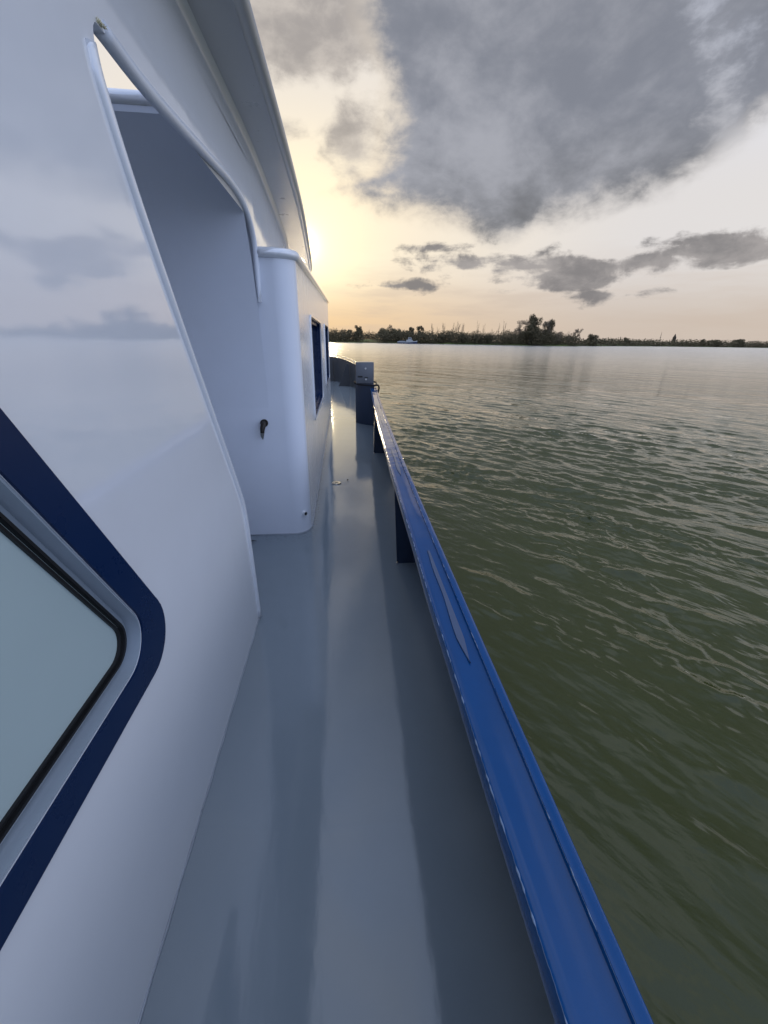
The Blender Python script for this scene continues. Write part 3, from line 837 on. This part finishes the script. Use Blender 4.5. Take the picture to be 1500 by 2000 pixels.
# ------------------------------------------------------------------ forward cabin
CX = -.32
bm = bmesh.new()
plan = [(-4.28, 3.25), (-2.3, 3.25), (-.95, 3.25), (-.47, 3.25)]
for k in range(1, 10):
    q = R(-90 + 90*k/9); plan.append((-.47 + .15*math.cos(q), 3.40 + .15*math.sin(q)))
def ctop(y): return 3.24 + (3.50-3.24)*(y-3.25)/7.2
loft(bm, [[Vector((x, y, DZ+.001)) for x, y in plan], [Vector((x, y, 2.2)) for x, y in plan], [Vector((x, y, ctop(y))) for x, y in plan]])
aft = from_bm('cabin_end_wall', bm, M['white_dull'], ship, 30)
W1 = [(4.55, 1.865), (6.62, 1.865), (6.62, 2.915), (4.55, 2.915)]
W2 = [(8.15, 1.87), (10.15, 1.87), (10.15, 2.95), (8.15, 2.95)]
h1 = round_poly(W1, .10); h2 = round_poly(W2, .10)
wall = plate('cabin_side_wall', [(3.40, DZ+.001), (10.6, DZ+.001), (10.75, 2.5), (10.78, ctop(10.8)), (3.40, ctop(3.4))], [h1, h2], .04, YZ(CX-.02), M['white_rough'], ship)
for Wn in (W1, W2):
    fr = plate('window', round_poly(inset(Wn, -.03), .12), [round_poly(inset(Wn, .045), .07)], .03, YZ(CX-.056), M['navy'], ship)
    plate('rim', round_poly(inset(Wn, -.014), .11), [round_poly(inset(Wn, .002), .10)], .012, YZ(CX+.0065), M['white'], fr)
    plate('reveal', round_poly(inset(Wn, .003), .098), [round_poly(inset(Wn, .012), .09)], .060, YZ(CX-.034), M['navy'], fr)
    plate('pane', round_poly(inset(Wn, .03), .08), [], .006, YZ(CX-.066), M['darkglass'], fr)
bm = bmesh.new()
a = [(CX, 3.40), (CX, 10.78), (-1.2, 11.6), (-3.4, 11.6), (-4.28, 10.78), (-4.28, 3.25), (-.47, 3.25)]
f = bm.faces.new([bm.verts.new((x, y, ctop(y)-.012)) for x, y in a]); from_bm('cabin_roof', bm, M['white_dull'], ship)
bm = bmesh.new()
plan2 = [(CX-.02, 10.78), (-1.2, 11.6), (-3.4, 11.6), (-4.28, 10.78), (-4.28, 3.25)]
loft(bm, [[Vector((x, y, DZ+.001)) for x, y in plan2], [Vector((x, y, ctop(y))) for x, y in plan2]]); from_bm('cabin_far_wall', bm, M['white_dull'], ship)
bm = bmesh.new()
pth = [(-.575, 3.245), (-.52, 3.243), (-.45, 3.245)] + [(x, y) for x, y in plan[4:]] + [(CX+.004, y) for y in (3.6, 4.5, 6, 8, 10, 10.7)]
tube(bm, [Vector((x, y, ctop(y)-.004)) for x, y in pth], .031, 12); from_bm('roof_edge_pipe', bm, M['white'], ship, 180)
# dirty weld bead along the foot of the cabin
bm = bmesh.new(); tube(bm, [Vector((CX+.004+.002*math.sin(y*23), y, DZ+.002)) for y in np.arange(3.40, 10.6, .05)], .009, 6)
tube(bm, [Vector((x, y, DZ+.002)) for x, y in plan[2:]], .008, 6); from_bm('foot_weld', bm, M['weld'], ship, 180)
# raised inner bulkhead behind the passage, leaning aft at its top
bm = bmesh.new()
loft(bm, [[Vector((x, y, z)) for x in (-3.6, -2.0, -.578)] for y, z in ((3.2515, 2.15), (3.247, 2.3), (3.235, 2.55), (3.20, 2.85), (3.13, 3.15), (3.03, 3.40), (2.90, 3.56), (2.66, 3.69), (2.645, 3.694), (2.640, 3.725))])
loft(bm, [[Vector((x, y, z)) for x in (-3.6, -2.0, -.578)] for y, z in ((2.65, 3.70), (2.70, 3.72), (3.12, 3.5), (3.27, 3.2))])
from_bm('upper_bulkhead', bm, M['white_dull'], ship, 40)
bm = bmesh.new(); tube(bm, [Vector((-3.6, 2.66, 3.755)), Vector((-.60, 2.66, 3.745))], .034, 14); from_bm('bulkhead_pipe', bm, M['white'], ship, 180)
# drain spout low on the cabin corner, corroded hose fitting on the end wall
bm = bmesh.new()
dm = Matrix.Translation((-.365, 3.285, 1.285)) @ Matrix.Rotation(R(-42), 4, 'Z') @ Matrix.Rotation(R(90), 4, 'X')
dirn = Vector((math.sin(R(42)), -math.cos(R(42)), 0)); base = Vector((-.372, 3.295, 1.285))
tube(bm, [base, base+dirn*.028], .022, 20); dr_ = from_bm('drain_spout', bm, M['white'], ship, 40)
bm = bmesh.new(); tube(bm, [base+dirn*.020, base+dirn*.0295], .0145, 20); from_bm('spout_bore', bm, M['black'], dr_, 40)
bm = bmesh.new(); q = Vector((-.625, 3.25, 2.085))
tube(bm, [q, q+Vector((0, -.018, 0))], .030, 16); tube(bm, [q+Vector((0, -.012, .004)), q+Vector((0, -.05, -.004)), q+Vector((-.006, -.066, -.03)), q+Vector((-.012, -.064, -.066))], [.018, .020, .019, .015], 12)
hf = from_bm('hose_fitting', bm, M['corroded'], ship, 40)
bm = bmesh.new(); tube(bm, [q+Vector((-.012, -.064, -.064)), q+Vector((-.014, -.062, -.092)), q+Vector((-.013, -.058, -.118))], [.018, .014, .003], 10); from_bm('nozzle', bm, M['metal'], hf, 60)

# ------------------------------------------------------------------ after house: side wall with the raked end, opening and window
WX = -.555
slotL = smooth_path([(2.125, 1.1), (2.118, 1.45), (2.10, 1.81), (2.03, 1.99), (1.80, 2.40), (1.577, 2.79), (1.43, 3.06), (1.352, 3.24), (1.338, 3.315)], 5)
slotR = smooth_path([(1.338, 3.315), (1.355, 3.362), (1.41, 3.372), (1.68, 3.369), (2.197, 3.407), (2.62, 3.440), (2.868, 3.442), (3.05, 3.41), (3.17, 3.335), (3.215, 3.24), (3.218, 3.1), (3.205, 2.93)], 5)
sl2 = [(p.x, p.y) for p in [Vector((a[0], a[1])) for a in slotL]]; sr2 = [(a[0], a[1]) for a in slotR]
outer = [(-4.0, DZ+.001)] + [(a, max(b, DZ+.001)) for a, b in sl2] + sr2[1:] + [(3.232, 2.93), (3.232, 3.70), (-4.0, 3.70)]
FY = .522
W0 = [(-1.3, 1.822), (1.112, 1.822), (1.112-(2.95-1.822)*FY, 2.95), (-1.3, 2.95)]
wo_ = round_poly(W0, .12, 10); wi = round_poly(inset(W0, .080), .095, 10)
sw = plate('side_wall', outer, [wi], .02, YZ(WX-.01), M['white'], ship, smooth=25)
fr = plate('window', wo_, [round_poly(inset(W0, .0795), .096, 10)], .006, YZ(WX+.0035), M['navy'], ship)
V3 = inset(W0, .082)
plate('reveal', round_poly(inset(V3, -.001), .086, 10), [round_poly(inset(V3, .004), .083, 10)], .045, YZ(WX-.0235), M['alu'], fr)
plate('inner_frame', round_poly(inset(V3, .004), .083, 10), [round_poly(inset(V3, .062), .05, 10)], .010, YZ(WX-.043), M['alu'], fr)
plate('gasket', round_poly(inset(V3, .026), .065, 10), [round_poly(inset(V3, .0325), .060, 10)], .026, YZ(WX-.036), M['black'], fr)
plate('gasket', round_poly(inset(V3, .038), .058, 10), [round_poly(inset(V3, .0445), .053, 10)], .020, YZ(WX-.038), M['black'], fr)
plate('pane', round_poly(inset(V3, .0325), .060, 10), [], .005, YZ(WX-.0365), M['frost'], fr)
# half round beads along both edges of the opening
bm = bmesh.new(); tube(bm, [Vector((WX-.004, a[0]-.026, max(a[1]-.004, DZ+.002))) for a in slotL], .018, 12); from_bm('edge_bead', bm, M['white'], sw, 180)
bm = bmesh.new(); n = len([a for a in slotR if a[0] > 1.385]) + 2; tube(bm, [Vector((WX-.014, a[0]+.012*max(0, min(1, (a[0]-2.6)/.5)), a[1]+.014*(1-max(0, min(1, (a[0]-2.6)/.6))))) for a in slotR if a[0] > 1.385], [.020]*(n-6)+[.019, .017, .013, .008], 14); from_bm('edge_bead', bm, M['white_dull'], sw, 180)
# weld bead along the foot of the side wall
bm = bmesh.new(); tube(bm, [Vector((WX+.002+.0015*math.sin(y*31), y, DZ+.002)) for y in np.arange(-3.5, 2.14, .05)], .004, 6); from_bm('foot_weld', bm, M['weld'], sw, 180)
# coaming above: wall strip curving inboard, chamfer and broad flange with rolled edge
wx = [(-4, WX), (-1, WX), (1, WX), (2.2, WX), (3.23, WX), (4.4, -.597), (5.4, -.642), (6.2, -.69), (7.2, -.765), (8.0, -.87), (8.6, -1.05), (8.95, -1.35), (9.1, -1.8), (9.12, -2.3)]
fx = [(-4, -.33), (-1, -.33), (1, -.33), (2.2, -.33), (3.23, -.335), (4.4, -.352), (5.4, -.386), (6.2, -.42), (7.3, -.470), (8.3, -.545), (8.95, -.72), (9.4, -1.10), (9.62, -1.7), (9.66, -2.3)]
Wc = smooth_path([(x, y, 0) for y, x in wx], 6); Fc = smooth_path([(x, y, 0) for y, x in fx], 6)
bm = bmesh.new()
loft(bm, [[Vector((a.x, a.y, 3.15)), Vector((a.x, a.y, 3.70))] for a in [Vector((WX, 3.2325, 0))] + [q for q in Wc if q.y > 3.3]])
from_bm('coaming', bm, M['white'], ship, 30)
bm = bmesh.new()
loft(bm, [[Vector((a.x, a.y, 3.70)), Vector((a.x, a.y, 3.755)), Vector((a.x+.006, a.y, 3.772)), Vector((a.x+.020, a.y+.003, 3.788)), Vector((a.x+.034, a.y+.006, 3.7985))] for a in Wc])
from_bm('fillet', bm, M['white'], ship, 60)
bm = bmesh.new()
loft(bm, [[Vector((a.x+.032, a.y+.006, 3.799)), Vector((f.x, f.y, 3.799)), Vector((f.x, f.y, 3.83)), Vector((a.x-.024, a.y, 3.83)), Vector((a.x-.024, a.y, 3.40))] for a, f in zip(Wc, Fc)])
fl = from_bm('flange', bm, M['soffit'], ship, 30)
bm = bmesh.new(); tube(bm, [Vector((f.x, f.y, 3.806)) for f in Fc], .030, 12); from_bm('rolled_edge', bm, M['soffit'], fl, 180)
# rest of the after house, plus added light blockers around the passage
bm = bmesh.new()
loft(bm, [[Vector((WX-.022, 1.22, DZ)), Vector((WX-.022, 1.22, 3.7))], [Vector((-4.05, 1.22, DZ)), Vector((-4.05, 1.22, 3.7))], [Vector((-4.05, -4, DZ)), Vector((-4.05, -4, 3.7))]])
bm.faces.new([bm.verts.new(q) for q in ((WX-.03, 1.22, 3.7), (-4.05, 1.22, 3.7), (-4.05, -4, 3.7), (WX-.03, -4, 3.7))])
from_bm('after_house', bm, M['white_dull'], ship)
bm = bmesh.new(); box(bm, (-1.96, 1.23, DZ+.001), (-1.90, 3.22, 3.55)); from_bm('added_shade_wall', bm, M['white_dull'], ship)  # unseen wall, added to keep light out of the recess
bm = bmesh.new(); box(bm, (-4.05, 1.1, 3.865), (WX-.03, 2.40, 3.90)); box(bm, (-.79, 2.402, 3.70), (WX-.03, 2.70, 3.90)); box(bm, (-4.05, 2.402, 3.70), (-1.42, 2.70, 3.90)); from_bm('added_shade_canopy', bm, M['white_dull'], ship)  # unseen cover, added to darken the bulkhead and hide sky from the deck

# deck fittings
bm = bmesh.new(); r = bmesh.ops.create_cone(bm, segments=32, radius1=.058, radius2=.054, depth=.010, cap_ends=True, matrix=Matrix.Translation((-.108, 4.608, DZ+.006)))
es = [e for e in bm.edges if all(v.co.z > DZ+.008 for v in e.verts)]; bmesh.ops.bevel(bm, geom=es, offset=.003, segments=2, affect='EDGES')
fc = from_bm('filler_cap', bm, M['metal'], ship, 40)
bm = bmesh.new(); box(bm, (-.125, 4.602, DZ+.0105), (-.091, 4.614, DZ+.0135), .002); from_bm('key_slot', bm, M['black'], fc)

# loose bits
def leaf_bit(loc, L, W, rz, name, label, mat, cat):
    bm = bmesh.new(); rows = []
    for i in range(7):
        u = i/6; ww = W*math.sin(math.pi*min(.97, max(.04, u)))**.7; z = .004 + .012*math.sin(u*3.0)
        rows.append([Vector((-L/2+L*u, -ww, z)), Vector((-L/2+L*u, 0, z+.003)), Vector((-L/2+L*u, ww, z))])
    loft(bm, rows); r = bmesh.ops.solidify(bm, geom=bm.faces[:], thickness=.0015)
    o = from_bm(name, bm, mat, None, 60); o.location = loc; o.rotation_euler.z = rz; tag(o, label, cat); return o
leaf_bit((-.80, 3.11, DZ+.001), .075, .010, R(20), 'dead_leaf', 'thin dark dead leaf on the deck at the foot of the end wall', M['leafbrown'], 'leaf')
leaf_bit((.03, 4.70, DZ+.001), .03, .010, R(60), 'leaf_scrap', 'tiny dark scrap on the deck beside the round filler cap', M['leafbrown'], 'leaf scrap')
bm = bmesh.new(); random.seed(5)
for i in range(60):
    b0 = Vector((WX+random.uniform(-.012, .010), 1.385+random.uniform(-.010, .014), 3.376)); d_ = Vector((random.gauss(0, .6), random.gauss(0, .6), random.uniform(.0, 1))).normalized()
    tube(bm, [b0, b0+d_*random.uniform(.003, .007), b0+d_*random.uniform(.006, .013)+Vector((0, 0, -.003))], [.0014, .0011, .0006], 4)
sf = from_bm('straw_tuft', bm, M['straw']); tag(sf, 'little pale straw tuft caught at the top corner of the wall opening', 'straw')
